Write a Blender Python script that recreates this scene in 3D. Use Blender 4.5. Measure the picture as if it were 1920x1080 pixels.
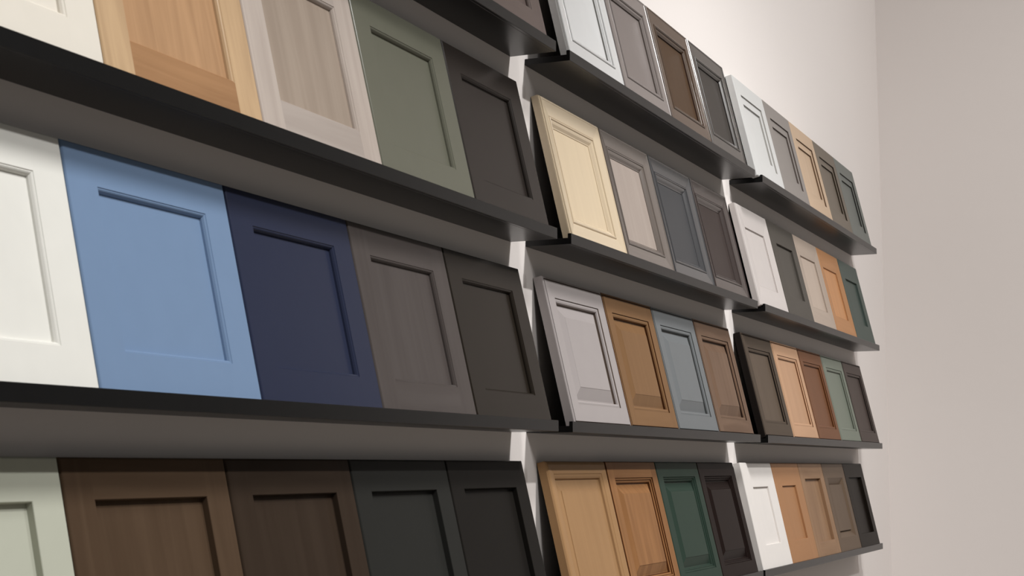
import bpy, math, random
from mathutils import Vector, Matrix

# ------------------------------------------------------------------ clear
for o in list(bpy.data.objects):
    bpy.data.objects.remove(o, do_unlink=True)
scene = bpy.context.scene
C = scene.collection

# ------------------------------------------------------------------ camera
# world: X runs along the display wall, Y goes into the wall (wall face y = 0), Z is up.
# The height scale has z = 0 one ledge pitch above the top ledge; the floor is at z = FLOOR_Z.
FLOOR_Z, CEIL_Z = -2.72, 1.75
cam_data = bpy.data.cameras.new('camera')
cam = bpy.data.objects.new('camera', cam_data)
C.objects.link(cam)
yaw, pitch, roll = 1.16047, 0.11271, -0.00366
fw = Vector((math.sin(yaw) * math.cos(pitch), math.cos(yaw) * math.cos(pitch), math.sin(pitch)))
r0 = Vector((math.cos(yaw), -math.sin(yaw), 0.0))
u0 = r0.cross(fw)
rr = r0 * math.cos(roll) + u0 * math.sin(roll)
uu = u0 * math.cos(roll) - r0 * math.sin(roll)
M = Matrix((rr, uu, -fw)).transposed().to_4x4()
M.translation = Vector((-0.1175, -1.3366, -1.2764))
cam.matrix_world = M
cam_data.sensor_width = 36.0
cam_data.lens = 36.0 * 3000.0 / 1920.0
cam_data.clip_start = 0.05
cam_data.dof.use_dof = True
cam_data.dof.focus_distance = 4.3
cam_data.dof.aperture_fstop = 18.0
scene.camera = cam

# ------------------------------------------------------------------ world, lamps, exposure
world = bpy.data.worlds.new('world')
scene.world = world
world.use_nodes = True
world.node_tree.nodes['Background'].inputs[0].default_value = (1.0, 0.97, 0.92, 1)
world.node_tree.nodes['Background'].inputs[1].default_value = 0.12

def spot(name, loc, aim, watts, size_deg, radius=0.05, blend=1.0, color=(1.0, 0.95, 0.88)):
    d = bpy.data.lights.new(name, 'SPOT')
    d.energy = watts; d.spot_size = math.radians(size_deg); d.spot_blend = blend
    d.shadow_soft_size = radius; d.color = color
    o = bpy.data.objects.new(name, d)
    C.objects.link(o)
    o.location = loc
    o.rotation_euler = (Vector(aim) - Vector(loc)).to_track_quat('-Z', 'Y').to_euler()
    return o

LAMP = (1.0, 0.985, 0.965)
spot('ceiling_or_fill_spot', (3.40, -2.91, 1.62), (4.9, 0.0, -3.3), 345, 120, 0.045, 1.0, LAMP)
spot('ceiling_or_fill_spot', (0.70, -2.91, 1.62), (1.0, 0.0, -2.0), 150, 78, 0.045, 1.0, LAMP)
spot('ceiling_or_fill_spot', (5.10, -3.50, 1.62), (6.9, -0.6, -0.35), 218, 98, 0.10, 1.0, LAMP)  # added fill lamp, put in to brighten the right wall and corner
# frosted downlights nearer the wall: larger sources, softer shadow edges
spot('ceiling_downlight', (3.45, -1.95, 1.60), (5.0, 0.0, -3.6), 360, 87, 0.34, 1.0, LAMP)
spot('ceiling_downlight', (1.25, -1.95, 1.60), (1.4, 0.0, -3.0), 355, 84, 0.34, 1.0, LAMP)

vs = scene.view_settings
vs.view_transform = 'Standard'
vs.look = 'None'
vs.exposure = 0.0
vs.gamma = 1.0
vs.use_curve_mapping = False

# ------------------------------------------------------------------ helpers
def lin(c):
    def f(v):
        v /= 255.0
        return v / 12.92 if v <= 0.04045 else ((v + 0.055) / 1.055) ** 2.4
    return (f(c[0]), f(c[1]), f(c[2]), 1.0)

def scale(c, k):
    if isinstance(k, tuple):
        return (min(c[0] * k[0], 0.95), min(c[1] * k[1], 0.95), min(c[2] * k[2], 0.95), 1.0)
    return (min(c[0] * k, 0.95), min(c[1] * k, 0.95), min(c[2] * k, 0.95), 1.0)

def new_mat(name):
    m = bpy.data.materials.new(name)
    m.use_nodes = True
    nt = m.node_tree
    return m, nt, nt.nodes['Principled BSDF']

def mix_node(nt, fac, a, b):
    n = nt.nodes.new('ShaderNodeMix')
    n.data_type = 'RGBA'
    if isinstance(fac, (int, float)):
        n.inputs[0].default_value = fac
    else:
        nt.links.new(fac, n.inputs[0])
    for s, v in ((n.inputs[6], a), (n.inputs[7], b)):
        if isinstance(v, tuple):
            s.default_value = v
        else:
            nt.links.new(v, s)
    return n.outputs[2]

def wall_mat(name, col, bump=0.02):
    m, nt, b = new_mat(name)
    tc = nt.nodes.new('ShaderNodeTexCoord')
    n1 = nt.nodes.new('ShaderNodeTexNoise'); n1.inputs['Scale'].default_value = 1.3; n1.inputs['Detail'].default_value = 2
    nt.links.new(tc.outputs['Object'], n1.inputs['Vector'])
    nt.links.new(mix_node(nt, n1.outputs['Fac'], scale(col, 0.98), scale(col, 1.02)), b.inputs['Base Color'])
    n2 = nt.nodes.new('ShaderNodeTexNoise'); n2.inputs['Scale'].default_value = 260; n2.inputs['Detail'].default_value = 3
    nt.links.new(tc.outputs['Object'], n2.inputs['Vector'])
    bp = nt.nodes.new('ShaderNodeBump'); bp.inputs['Strength'].default_value = bump; bp.inputs['Distance'].default_value = 0.001
    nt.links.new(n2.outputs['Fac'], bp.inputs['Height'])
    nt.links.new(bp.outputs['Normal'], b.inputs['Normal'])
    b.inputs['Roughness'].default_value = 0.75
    b.inputs['Specular IOR Level'].default_value = 0.25
    return m

def ledge_mat():
    m, nt, b = new_mat('ledge_black_satin')
    tc = nt.nodes.new('ShaderNodeTexCoord')
    n = nt.nodes.new('ShaderNodeTexNoise'); n.inputs['Scale'].default_value = 60; n.inputs['Detail'].default_value = 3
    nt.links.new(tc.outputs['Object'], n.inputs['Vector'])
    nt.links.new(mix_node(nt, n.outputs['Fac'], (0.005, 0.0049, 0.0050, 1), (0.008, 0.0077, 0.0078, 1)), b.inputs['Base Color'])
    b.inputs['Roughness'].default_value = 0.30
    b.inputs['Specular IOR Level'].default_value = 0.25
    return m

def paint_mat(name, col, spec=0.025, rough=0.32):
    m, nt, b = new_mat(name)
    uv = nt.nodes.new('ShaderNodeUVMap')
    n = nt.nodes.new('ShaderNodeTexNoise'); n.inputs['Scale'].default_value = 22; n.inputs['Detail'].default_value = 2
    nt.links.new(uv.outputs['UV'], n.inputs['Vector'])
    nt.links.new(mix_node(nt, n.outputs['Fac'], scale(col, 0.97), scale(col, 1.03)), b.inputs['Base Color'])
    b.inputs['Roughness'].default_value = rough
    b.inputs['Specular IOR Level'].default_value = spec
    return m

def wood_mat(name, col, contrast=0.35, spec=0.025, rough=0.32):
    # UV: u = along the grain (m), v = across the grain (m), each piece offset at random
    m, nt, b = new_mat(name)
    uv = nt.nodes.new('ShaderNodeUVMap')
    mp = nt.nodes.new('ShaderNodeMapping'); mp.inputs['Scale'].default_value = (1.0, 14.0, 1.0)
    nt.links.new(uv.outputs['UV'], mp.inputs['Vector'])
    n1 = nt.nodes.new('ShaderNodeTexNoise'); n1.inputs['Scale'].default_value = 2.4
    n1.inputs['Detail'].default_value = 5; n1.inputs['Distortion'].default_value = 0.9
    nt.links.new(mp.outputs['Vector'], n1.inputs['Vector'])
    mp2 = nt.nodes.new('ShaderNodeMapping'); mp2.inputs['Scale'].default_value = (1.0, 28.0, 1.0)
    nt.links.new(uv.outputs['UV'], mp2.inputs['Vector'])
    n2 = nt.nodes.new('ShaderNodeTexNoise'); n2.inputs['Scale'].default_value = 22; n2.inputs['Detail'].default_value = 3
    nt.links.new(mp2.outputs['Vector'], n2.inputs['Vector'])
    n3 = nt.nodes.new('ShaderNodeTexNoise'); n3.inputs['Scale'].default_value = 4.5; n3.inputs['Detail'].default_value = 2
    mp3 = nt.nodes.new('ShaderNodeMapping'); mp3.inputs['Scale'].default_value = (1.0, 2.5, 1.0)
    nt.links.new(uv.outputs['UV'], mp3.inputs['Vector'])
    nt.links.new(mp3.outputs['Vector'], n3.inputs['Vector'])
    rp = nt.nodes.new('ShaderNodeValToRGB')
    rp.color_ramp.elements[0].position = 0.33; rp.color_ramp.elements[1].position = 0.68
    nt.links.new(n1.outputs['Fac'], rp.inputs['Fac'])
    k = contrast
    dark = (col[0] * (1 - k * 0.85), col[1] * (1 - k), col[2] * (1 - k * 1.08), 1)
    lite = scale(col, 1 + k * 0.62)
    c1 = mix_node(nt, rp.outputs['Color'], dark, lite)
    c2 = mix_node(nt, n2.outputs['Fac'], scale(col, 1 - k * 0.5), scale(col, 1 + k * 0.45))
    c3 = mix_node(nt, n3.outputs['Fac'], scale(col, 1 - k * 0.75), scale(col, 1 + k * 0.75))
    a = mix_node(nt, 0.30, c1, c2)
    a = mix_node(nt, 0.40, a, c3)
    nt.links.new(a, b.inputs['Base Color'])
    b.inputs['Roughness'].default_value = rough
    b.inputs['Specular IOR Level'].default_value = spec
    bp = nt.nodes.new('ShaderNodeBump'); bp.inputs['Strength'].default_value = 0.04; bp.inputs['Distance'].default_value = 0.0006
    nt.links.new(n2.outputs['Fac'], bp.inputs['Height'])
    nt.links.new(bp.outputs['Normal'], b.inputs['Normal'])
    return m

def mesh_obj(name, verts, faces, mats, parent=None, uvs=None, slots=None):
    me = bpy.data.meshes.new(name)
    me.from_pydata(verts, [], faces)
    for m in mats:
        me.materials.append(m)
    if slots:
        for p, s in zip(me.polygons, slots):
            p.material_index = s
    if uvs:
        lay = me.uv_layers.new(name='UVMap')
        i = 0
        for f in uvs:
            for c in f:
                lay.data[i].uv = c
                i += 1
    me.update()
    o = bpy.data.objects.new(name, me)
    C.objects.link(o)
    if parent:
        o.parent = parent
    return o

def box(x0, x1, y0, y1, z0, z1):
    v = [(x0, y0, z0), (x1, y0, z0), (x1, y1, z0), (x0, y1, z0), (x0, y0, z1), (x1, y0, z1), (x1, y1, z1), (x0, y1, z1)]
    f = [(0, 3, 2, 1), (4, 5, 6, 7), (0, 1, 5, 4), (1, 2, 6, 5), (2, 3, 7, 6), (3, 0, 4, 7)]
    return v, f

def chamfer_box(x0, x1, y0, y1, z0, z1, c):
    # box with the four long edges (along X) and the ends slightly eased
    prof = [(y0 + c, z0), (y1 - c, z0), (y1, z0 + c), (y1, z1 - c), (y1 - c, z1), (y0 + c, z1), (y0, z1 - c), (y0, z0 + c)]
    n = len(prof)
    v = [(x0, y, z) for y, z in prof] + [(x1, y, z) for y, z in prof]
    f = [tuple(range(n)), tuple(range(2 * n - 1, n - 1, -1))]
    for i in range(n):
        j = (i + 1) % n
        f.append((i, i + n, j + n, j))
    return v, f

# ------------------------------------------------------------------ the room
M_WALL = wall_mat('wall_paint', (0.83, 0.78, 0.755, 1))
M_CEIL = wall_mat('ceiling_paint', (0.75, 0.74, 0.72, 1))
M_FLOOR = wall_mat('floor_vinyl', (0.30, 0.27, 0.24, 1))
X0, X1, YF = -2.5, 7.19, -5.0

def struct(name, b, m, label):
    o = mesh_obj(name, b[0], b[1], [m])
    o['kind'] = 'structure'
    o['label'] = label
    return o

struct('wall_back', box(X0, X1 + 0.1, 0.0, 0.1, FLOOR_Z, CEIL_Z), M_WALL, 'warm white painted wall carrying the black display ledges')
struct('wall_right', box(X1, X1 + 0.1, -2.6, 0.0, FLOOR_Z, CEIL_Z), M_WALL, 'bare off-white side wall at the far end of the display')
struct('floor', box(X0, X1 + 0.1, YF, 0.1, FLOOR_Z - 0.1, FLOOR_Z), M_FLOOR, 'plain grey-brown showroom floor below the display wall')
struct('ceiling', box(X0, X1 + 0.1, YF, 0.1, CEIL_Z, CEIL_Z + 0.1), M_CEIL, 'plain pale ceiling above the display wall')

# ------------------------------------------------------------------ ledges
PITCH = 0.40
LEDGE_D, LIP_H, LIP_T, BOARD_T = 0.106, 0.0231, 0.008, 0.0135
ROWN = {1: 'top', 2: 'second', 3: 'third', 4: 'bottom'}
COLN = {1: 'left', 2: 'middle', 3: 'right'}
M_LEDGE = ledge_mat()
SPAN = {1: (1.06, 2.949), 2: (3.029, 4.562), 3: (4.650, 6.486)}

def make_ledge(col, row):
    x0, x1 = SPAN[col]
    if row == 4 and col == 3:
        x0, x1 = 4.585, 6.432
    z = -PITCH * row
    e = bpy.data.objects.new('wall_ledge', None)
    C.objects.link(e)
    e.location = ((x0 + x1) / 2, 0, z)
    e['label'] = 'black satin display ledge, %s from the top in the %s column' % (
        {1: 'first', 2: 'second', 3: 'third', 4: 'fourth'}[row], COLN[col])
    e['category'] = 'shelf'
    e['group'] = 'black display ledges on the wall'
    h = (x1 - x0) / 2
    v, f = chamfer_box(-h, h, -LEDGE_D + LIP_T, 0.0, 0.0, BOARD_T, 0.0006)
    mesh_obj('shelf_board', v, f, [M_LEDGE], e)
    v, f = chamfer_box(-h, h, -LEDGE_D, -LEDGE_D + LIP_T, 0.0, LIP_H, 0.0008)
    mesh_obj('front_lip', v, f, [M_LEDGE], e)
    return e

for col in (1, 2, 3):
    for row in (1, 2, 3, 4):
        make_ledge(col, row)

# ------------------------------------------------------------------ cabinet door samples
# Door space: x along the width, y = depth (negative comes towards the room), z up the door; front face at y = 0,
# back at y = +T.  A frame profile is a list of (stile inset, rail inset, depth, glaze) rings from outside to inside.
T = 0.022

def ring(W, H, s, r, d):
    return [(s, d, r), (W - s, d, r), (W - s, d, H - r), (s, d, H - r)]

def prof(stile, rail, segs, edge=((0.0, 0.0025, 0), (0.0015, 0.0006, 0), (0.003, 0.0, 0))):
    out = [(a, a, d, g) for a, d, g in edge]
    for k, d, g in segs:
        out.append((stile + k, rail + k, d, g))
    return out

EDGE_BEAD = ((0.0, 0.0065, 0), (0.0008, 0.0040, 0), (0.0028, 0.0036, 1), (0.0036, 0.0012, 0), (0.0048, 0.0, 0), (0.0064, -0.0004, 0), (0.0080, 0.0002, 0), (0.0095, 0.0016, 0), (0.0110, 0.0018, 0))
EDGE_GLAZE = ((0.0, 0.003, 0), (0.0015, 0.001, 0), (0.005, 0.0008, 0), (0.006, 0.0028, 1), (0.0072, 0.0028, 1), (0.008, 0.0, 0))

def style(name):
    """returns frame rings, panel rings (inset beyond the frame, depth), index of face ring, mitred?"""
    if name == 'bead':          # shaker frame with a small bevelled sticking
        return prof(0.060, 0.055, [(0, 0, 0), (0.0009, 0.0013, 0), (0.0020, 0.0012, 0), (0.0036, 0.0024, 0), (0.0054, 0.0052, 0), (0.0058, 0.0082, 0)]), [], False
    if name == 'square':        # plain square-edged shaker
        return prof(0.057, 0.055, [(0, 0, 0), (0.0008, 0.0008, 0), (0.0010, 0.0100, 0)]), [], False
    if name == 'wide':          # shaker with broad frame
        return prof(0.088, 0.076, [(0, 0, 0), (0.0008, 0.0008, 0), (0.0010, 0.0065, 0)]), [], False
    if name == 'mid':           # shaker with medium broad frame
        return prof(0.069, 0.074, [(0, 0, 0), (0.0008, 0.0008, 0), (0.0010, 0.0070, 0)]), [], False
    if name == 'deep':          # square shaker, deep inset
        return prof(0.060, 0.055, [(0, 0, 0), (0.0008, 0.0008, 0), (0.0010, 0.0110, 0)]), [], False
    if name == 'step':          # two stepped shaker
        return prof(0.055, 0.055, [(0, 0, 0), (0.0012, 0.0044, 1), (0.0022, 0.0046, 0), (0.0250, 0.0046, 0), (0.0262, 0.0095, 1), (0.0272, 0.0100, 0)]), [], False
    if name == 'mould':         # mitred frame with beaded outer edge and beaded inner moulding
        return prof(0.041, 0.045, [(0, 0.0016, 0), (0.0008, 0.0036, 1), (0.0016, 0.0010, 0), (0.0028, -0.0004, 0), (0.0044, -0.0008, 0), (0.0060, 0.0002, 0), (0.0074, 0.0026, 0), (0.0082, 0.0046, 1),
                                   (0.0094, 0.0030, 0), (0.0112, 0.0026, 0), (0.0140, 0.0042, 0), (0.0178, 0.0090, 0), (0.0186, 0.0120, 1), (0.0195, 0.0122, 0)], EDGE_BEAD), [], True
    if name == 'cove':          # mitred frame, face falls away to a bead then a deep cove
        return prof(0.042, 0.040, [(-0.016, 0.0034, 0), (0, 0.0058, 0), (0.0010, 0.0074, 1), (0.0020, 0.0050, 0), (0.0036, 0.0040, 0), (0.0054, 0.0046, 0), (0.0068, 0.0072, 1), (0.0090, 0.0076, 0), (0.0130, 0.0094, 0),
                                   (0.0180, 0.0140, 0), (0.0205, 0.0150, 0), (0.0210, 0.0162, 1)], EDGE_BEAD), [], True
    if name == 'slope':         # mitred frame gently sloping to a thin inner step
        return prof(0.067, 0.070, [(-0.035, 0.0018, 0), (0, 0.0052, 0), (0.0012, 0.0062, 1), (0.0018, 0.0095, 0)],
                    ((0.0, 0.005, 0), (0.002, 0.0012, 0), (0.006, 0.0, 0), (0.012, 0.0004, 0))), [], True
    if name == 'raised':        # glazed bead and raised panel
        return (prof(0.046, 0.046, [(0, 0, 0), (0.0010, 0.0024, 1), (0.0020, 0.0022, 0), (0.0050, 0.0018, 0), (0.0085, 0.0032, 0), (0.0100, 0.0064, 0), (0.0108, 0.0108, 1), (0.0120, 0.0112, 1)], EDGE_GLAZE),
                [(0.002, 0.0112), (0.0275, 0.0022), (0.0285, 0.0014)], False)
    if name == 'raisedstep':    # stacked beads around a raised panel
        return (prof(0.042, 0.040, [(0, 0, 0), (0.0010, 0.0028, 1), (0.0030, 0.0022, 0), (0.0050, 0.0034, 0), (0.0060, 0.0062, 1), (0.0085, 0.0056, 0), (0.0110, 0.0078, 0), (0.0125, 0.0118, 1), (0.0140, 0.0122, 1)]),
                [(0.001, 0.0126), (0.0235, 0.0026), (0.0250, 0.0014)], False)
    if name == 'honey':         # mitred sloping frame around a low raised panel
        return (prof(0.032, 0.028, [(0, 0.0020, 0), (0.0015, 0.0034, 0), (0.0060, 0.0040, 0), (0.0100, 0.0056, 0), (0.0115, 0.0096, 1), (0.0125, 0.0105, 0)],
                     ((0.0, 0.0045, 0), (0.003, 0.0012, 0), (0.008, 0.0, 0), (0.012, 0.0002, 0))),
                [(0.002, 0.0105), (0.024, 0.0085), (0.025, 0.0068)], True)
    if name == 'glazed':        # flat panel with a double glazed bead
        return prof(0.046, 0.046, [(0, 0, 0), (0.0010, 0.0026, 1), (0.0022, 0.0022, 0), (0.0055, 0.0018, 0), (0.0095, 0.0040, 0), (0.0105, 0.0082, 1), (0.0118, 0.0088, 0)], EDGE_GLAZE), [], False
    if name == 'bevelled':      # face drops on a long bevel, field raised back up
        return (prof(0.050, 0.055, [(0, 0, 0), (0.0020, 0.0016, 0), (0.0230, 0.0125, 0)]),
                [(0.001, 0.0130), (0.0020, 0.0050)], False)
    raise ValueError(name)

def uvs_for(faces, verts, along, off):
    out = []
    for f in faces:
        fu = []
        for i in f:
            x, y, z = verts[i]
            if along == 'z':
                fu.append((z + off[0], x + y + off[1]))
            else:
                fu.append((x + off[0], z + y + off[1]))
        out.append(fu)
    return out

def build_door(W, H, st, rng, dark_edge=0):
    """parts as (name, verts, faces, slots, uvs)"""
    rings, panel, mitre = style(st)
    R = [ring(W, H, s, r, d) for s, r, d, g in rings]
    G = [g for _, _, _, g in rings]
    if dark_edge:
        G[1] = 1
    # widest flat segment = the face, butt-jointed unless mitred
    face = max(range(len(rings) - 1), key=lambda i: rings[i + 1][0] - rings[i][0]) if not mitre else -1
    back = ring(W, H, rings[-1][0] - 0.004, rings[-1][1] - 0.004, T)
    outer_back = ring(W, H, 0, 0, T)
    parts = []
    members = [('stile', 3, 0, 'z'), ('stile', 1, 2, 'z'), ('rail', 0, 1, 'x'), ('rail', 2, 3, 'x')]
    for name, a, b, along in members:
        V, F, S = [], [], []
        def quad(p, q, r_, s_, slot=0):
            n = len(V)
            V.extend([p, q, r_, s_])
            F.append((n, n + 1, n + 2, n + 3)); S.append(slot)
        # outside edge down to the back
        quad(outer_back[a], outer_back[b], R[0][b], R[0][a], 1 if dark_edge else 0)
        for i in range(len(R) - 1):
            pa, pb, qa, qb = R[i][a], R[i][b], R[i + 1][a], R[i + 1][b]
            slot = 1 if G[i + 1] else 0
            if i == face:
                if name == 'stile':
                    qa = (qa[0], qa[1], pa[2]); qb = (qb[0], qb[1], pb[2])
                else:
                    pa = (qa[0], pa[1], pa[2]); pb = (qb[0], pb[1], pb[2])
            quad(pa, pb, qb, qa, slot)
        # inside edge and back
        ia, ib = R[-1][a], R[-1][b]
        quad(ia, ib, back[b], back[a])
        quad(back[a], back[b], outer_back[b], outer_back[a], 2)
        off = (rng.uniform(0, 9), rng.uniform(0, 9))
        parts.append((name, V, F, S, uvs_for(F, V, along, off)))
    # panel
    s0, r0_, d0 = rings[-1][0], rings[-1][1], rings[-1][2]
    PR = [ring(W, H, s0 - 0.003, r0_ - 0.003, d0 + 0.0002)]
    for k, d in panel:
        PR.append(ring(W, H, s0 + k, r0_ + k, d))
    V, F, S = [], [], []
    for q in PR:
        V.extend(q)
    for i in range(len(PR) - 1):
        for k in range(4):
            l = (k + 1) % 4
            F.append((4 * i + k, 4 * i + l, 4 * i + 4 + l, 4 * i + 4 + k)); S.append(0)
    n = 4 * (len(PR) - 1)
    F.append((n, n + 1, n + 2, n + 3)); S.append(0)
    bk = ring(W, H, s0 - 0.003, r0_ - 0.003, T - 0.003)
    m = len(V); V.extend(bk)
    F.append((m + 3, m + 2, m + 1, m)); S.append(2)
    for k in range(4):
        l = (k + 1) % 4
        F.append((k, m + k, m + l, l)); S.append(0)
    off = (rng.uniform(0, 9), rng.uniform(0, 9))
    parts.append(('panel', V, F, S, uvs_for(F, V, 'z', off)))
    return parts

H_DOOR = 0.3315
DARK_EDGE = {(2, 3, 1), (2, 3, 2), (2, 3, 3), (3, 3, 0), (3, 3, 2), (3, 3, 4), (2, 4, 1)}   # glazed outer edges, darkened to paint in the unlit gaps between doors
MATS = {}

def get_mat(finish, rgb, contrast, k, spec=0.025, rough=0.32):
    key = (finish, rgb, contrast, k, spec)
    if key not in MATS:
        col = scale(lin(rgb), k)
        nm = '%s_%d_%d_%d' % ((finish,) + rgb)
        MATS[key] = wood_mat(nm, col, contrast, spec, rough) if finish == 'wood' else paint_mat(nm, col, spec, rough)
    return MATS[key]

def make_door(col, row, i, x0, W, st, finish, rgb, desc, contrast=0.3, frame_k=1.0, glaze=None, top_y=-0.0225, rail_k=None):
    rng = random.Random(col * 1000 + row * 100 + i)
    e = bpy.data.objects.new('cabinet_door', None)
    C.objects.link(e)
    zl = -PITCH * row
    # front plane: through the back of the lip at lip height, and top_y at the top
    by, bz = -0.0965, zl + 0.0231
    ty, tz = top_y, zl + 0.341
    ang = math.atan2(ty - by, tz - bz)
    t = Vector((0, math.sin(ang), math.cos(ang)))
    org = Vector((x0, ty, tz)) - t * H_DOOR
    e.location = org
    e.rotation_euler = (-ang, 0, 0)
    e['label'] = desc
    e['category'] = 'cabinet door'
    e['group'] = 'cabinet door samples on the ledges'
    gl = (0.34, 0.19) if st in ('mould', 'cove') else (0.09, 0.24) if (col == 1 and row < 4) else (0.02, 0.34)   # lacquered or matt
    pm = get_mat(finish, rgb, contrast, 1.0, *(gl if col == 1 else (0.025, 0.34)))
    fm = get_mat(finish, rgb, contrast, frame_k, *gl)
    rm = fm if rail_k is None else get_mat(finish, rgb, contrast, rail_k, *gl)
    if glaze is None:
        gm = fm
    else:
        gm = get_mat('paint', glaze, 0, 1.0)
    g = 0.0014
    for name, V, F, S, U in build_door(W - 2 * g, H_DOOR, st, rng, 1 if (glaze and (col, row, i) in DARK_EDGE) else 0):
        o = mesh_obj(name, [(v[0] + g, v[1], v[2]) for v in V], F, [pm if name == 'panel' else rm if name == 'rail' else fm, gm, get_mat('paint', (38, 34, 30), 0, 1.0)], e, U, S)  # backs coloured near-black to paint in the shade behind the leaning doors
    return e

L, Mi, Ri = 'of left column', 'of middle column', 'of right column'
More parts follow.
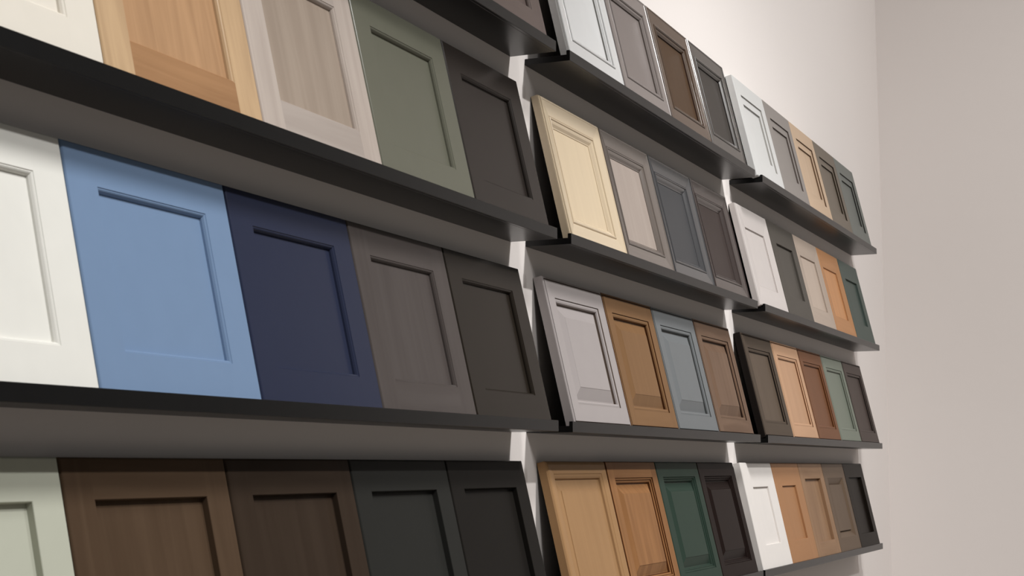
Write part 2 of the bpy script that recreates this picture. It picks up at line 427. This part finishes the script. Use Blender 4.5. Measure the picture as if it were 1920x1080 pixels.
#  style, finish, rgb, description, options
ROWS = {
 (1, 1): (2.930, 0.366, {4: ('bead', 'wood', (104, 92, 88), 'taupe stained door sample cut off by photo top edge, top ledge of left column', dict(contrast=0.2))}),
 (1, 2): (2.932, 0.366, {
    0: ('bead', 'paint', (222, 216, 205), 'warm white painted door sample at left end of second ledge, left column', {}),
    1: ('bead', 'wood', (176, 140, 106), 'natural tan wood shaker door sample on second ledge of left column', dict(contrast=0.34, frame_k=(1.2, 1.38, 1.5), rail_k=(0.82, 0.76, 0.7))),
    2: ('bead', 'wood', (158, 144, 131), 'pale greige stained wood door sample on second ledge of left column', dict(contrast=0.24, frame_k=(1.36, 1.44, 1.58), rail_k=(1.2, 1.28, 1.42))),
    3: ('bead', 'paint', (103, 103, 91), 'sage green painted door sample on second ledge of left column', {}),
    4: ('bead', 'wood', (45, 40, 37), 'dark espresso door sample at right end of second ledge, left column', dict(contrast=0.14))}),
 (1, 3): (2.938, 0.366, {
    0: ('bead', 'paint', (228, 227, 221), 'bright white painted door sample at left end of third ledge, left column', {}),
    1: ('bead', 'paint', (117, 140, 171), 'cornflower blue painted shaker door sample on third ledge of left column', {}),
    2: ('bead', 'paint', (44, 49, 69), 'navy blue painted shaker door sample on third ledge of left column', {}),
    3: ('bead', 'wood', (77, 71, 69), 'grey-brown stained wood door sample beside the navy one, third ledge', dict(contrast=0.24)),
    4: ('bead', 'wood', (38, 33, 28), 'charcoal brown door sample at right end of third ledge, left column', dict(contrast=0.18))}),
 (1, 4): (2.952, 0.366, {
    0: ('square', 'paint', (188, 190, 175), 'pale grey-green white door sample at left end of bottom ledge, left column', {}),
    1: ('square', 'wood', (83, 67, 53), 'medium walnut brown shaker door sample on bottom ledge of left column', dict(contrast=0.3)),
    2: ('square', 'wood', (57, 47, 39), 'dark walnut shaker door sample, third on bottom ledge of left column', dict(contrast=0.25)),
    3: ('square', 'paint', (44, 44, 42), 'dark slate green painted shaker door sample, bottom ledge of left column', {}),
    4: ('square', 'paint', (32, 30, 28), 'black-charcoal shaker door sample at right end of bottom ledge, left column', {})}),
 (2, 1): (4.516, 0.3655, {
    0: ('mould', 'paint', (206, 206, 206), 'white moulded door sample on top ledge of middle column', dict(glaze=(120, 118, 114))),
    1: ('mould', 'paint', (124, 116, 113), 'taupe grey painted moulded door sample on top ledge of middle column', dict(glaze=(86, 78, 74))),
    2: ('mould', 'wood', (75, 58, 44), 'reddish brown moulded door sample on top ledge of middle column', dict(contrast=0.16, glaze=(52, 36, 30))),
    3: ('mould', 'paint', (65, 61, 58), 'charcoal moulded door sample at right end of top ledge, middle column', dict(glaze=(44, 40, 38)))}),
 (2, 2): (4.520, 0.3655, {
    0: ('cove', 'wood', (209, 191, 164), 'pale butter yellow maple door sample with coved mitred frame', dict(contrast=0.07)),
    1: ('cove', 'wood', (164, 152, 144), 'greige stained mitred door sample beside the butter yellow one', dict(contrast=0.16, frame_k=0.4)),
    2: ('cove', 'paint', (71, 71, 73), 'slate blue-grey mitred door sample on second ledge of middle column', {}),
    3: ('cove', 'wood', (64, 56, 54), 'dark brown mitred door sample at right end of second ledge, middle column', dict(contrast=0.14))}),
 (2, 3): (4.530, 0.366, {
    0: ('raised', 'paint', (161, 154, 153), 'pale grey raised panel door sample with brown glazed lines, third ledge', dict(glaze=(96, 84, 76))),
    1: ('raised', 'wood', (125, 95, 67), 'tan wood raised panel door sample on third ledge of middle column', dict(contrast=0.16, glaze=(72, 44, 26))),
    2: ('raised', 'paint', (112, 115, 117), 'powder blue-grey raised panel door sample on third ledge, middle column', dict(glaze=(74, 76, 76))),
    3: ('raised', 'wood', (110, 89, 74), 'rustic brown raised panel door sample at right end of third ledge', dict(contrast=0.4, glaze=(40, 28, 24)))}),
 (2, 4): (4.545, 0.366, {
    0: ('honey', 'wood', (157, 123, 88), 'honey coloured wood raised panel door sample on bottom ledge', dict(contrast=0.14)),
    1: ('raisedstep', 'wood', (143, 103, 68), 'orange-brown alder raised panel door sample on bottom ledge, middle column', dict(contrast=0.45, glaze=(78, 46, 26))),
    2: ('raisedstep', 'paint', (49, 63, 55), 'deep forest green raised panel door sample on bottom ledge', {}),
    3: ('raisedstep', 'paint', (34, 26, 24), 'near-black raised panel door sample, bottom ledge of middle column', {})}),
 (3, 1): (6.440, 0.364, {
    0: ('step', 'paint', (198, 198, 197), 'white stepped shaker door sample on top ledge of right column', dict(glaze=(150, 148, 144))),
    1: ('step', 'paint', (138, 132, 128), 'mid grey stepped shaker door sample on top ledge of right column', dict(glaze=(84, 76, 72))),
    2: ('step', 'wood', (191, 167, 143), 'light tan stepped door sample on top ledge of right column', dict(contrast=0.1, glaze=(96, 76, 60))),
    3: ('step', 'wood', (114, 105, 95), 'brown-grey stepped door sample, fourth on top ledge of right column', dict(contrast=0.1, glaze=(48, 40, 32))),
    4: ('step', 'paint', (112, 115, 111), 'dusky green-grey stepped door sample at far right of top ledge', dict(glaze=(50, 48, 46)))}),
 (3, 2): (6.462, 0.366, {
    0: ('slope', 'paint', (193, 186, 183), 'off-white sloped frame door sample on second ledge of right column', dict(glaze=(120, 110, 104))),
    1: ('mid', 'paint', (80, 76, 71), 'charcoal painted shaker door sample on second ledge of right column', {}),
    2: ('slope', 'wood', (184, 168, 155), 'beige stained mitred door sample on second ledge of right column', dict(contrast=0.1, frame_k=0.85, glaze=(86, 72, 62))),
    3: ('slope', 'wood', (192, 141, 99), 'bright orange-toned wood door sample on second ledge of right column', dict(contrast=0.14, frame_k=0.82, glaze=(92, 54, 28))),
    4: ('mid', 'paint', (76, 86, 81), 'dark green painted door sample at far right of second ledge', {})}),
 (3, 3): (6.488, 0.366, {
    0: ('glazed', 'wood', (92, 80, 69), 'dark taupe brown door sample with black glazed edges, right column', dict(contrast=0.16, frame_k=0.72, glaze=(30, 26, 24))),
    1: ('glazed', 'wood', (184, 147, 118), 'peachy tan wood door sample on third ledge of right column', dict(contrast=0.1, frame_k=1.05, glaze=(98, 66, 44))),
    2: ('glazed', 'wood', (115, 79, 57), 'chestnut brown door sample on third ledge of right column', dict(contrast=0.14, glaze=(72, 42, 22))),
    3: ('glazed', 'paint', (121, 127, 116), 'dusty sage green door sample on third ledge of right column', dict(glaze=(74, 76, 68))),
    4: ('glazed', 'paint', (75, 65, 61), 'warm charcoal door sample at far right of third ledge', dict(glaze=(36, 32, 30)))}),
 (3, 4): (6.428, 0.3645, {
    0: ('wide', 'paint', (226, 221, 217), 'crisp white wide-framed shaker door sample on bottom ledge', {}),
    1: ('wide', 'wood', (164, 121, 86), 'plain tan wood wide-framed shaker door sample on right column bottom ledge', dict(contrast=0.12)),
    2: ('deep', 'wood', (146, 116, 90), 'mottled light brown shaker door sample, third on right column bottom ledge', dict(contrast=0.32)),
    3: ('bevelled', 'wood', (102, 86, 72), 'grey-brown stained door sample, second from far right on bottom ledge', dict(contrast=0.12)),
    4: ('deep', 'paint', (31, 26, 22), 'dark charcoal shaker door sample at far right of bottom ledge', {})}),
}
for (col, row), (xend, W, doors) in ROWS.items():
    n = 4 if col == 2 else 5
    for i, (st, fin, rgb, desc, opt) in doors.items():
        x0 = xend - (n - i) * W
        make_door(col, row, i, x0, W, st, fin, rgb, desc, top_y=(-0.028 if (col, row) == (3, 4) else -0.0225), **opt)
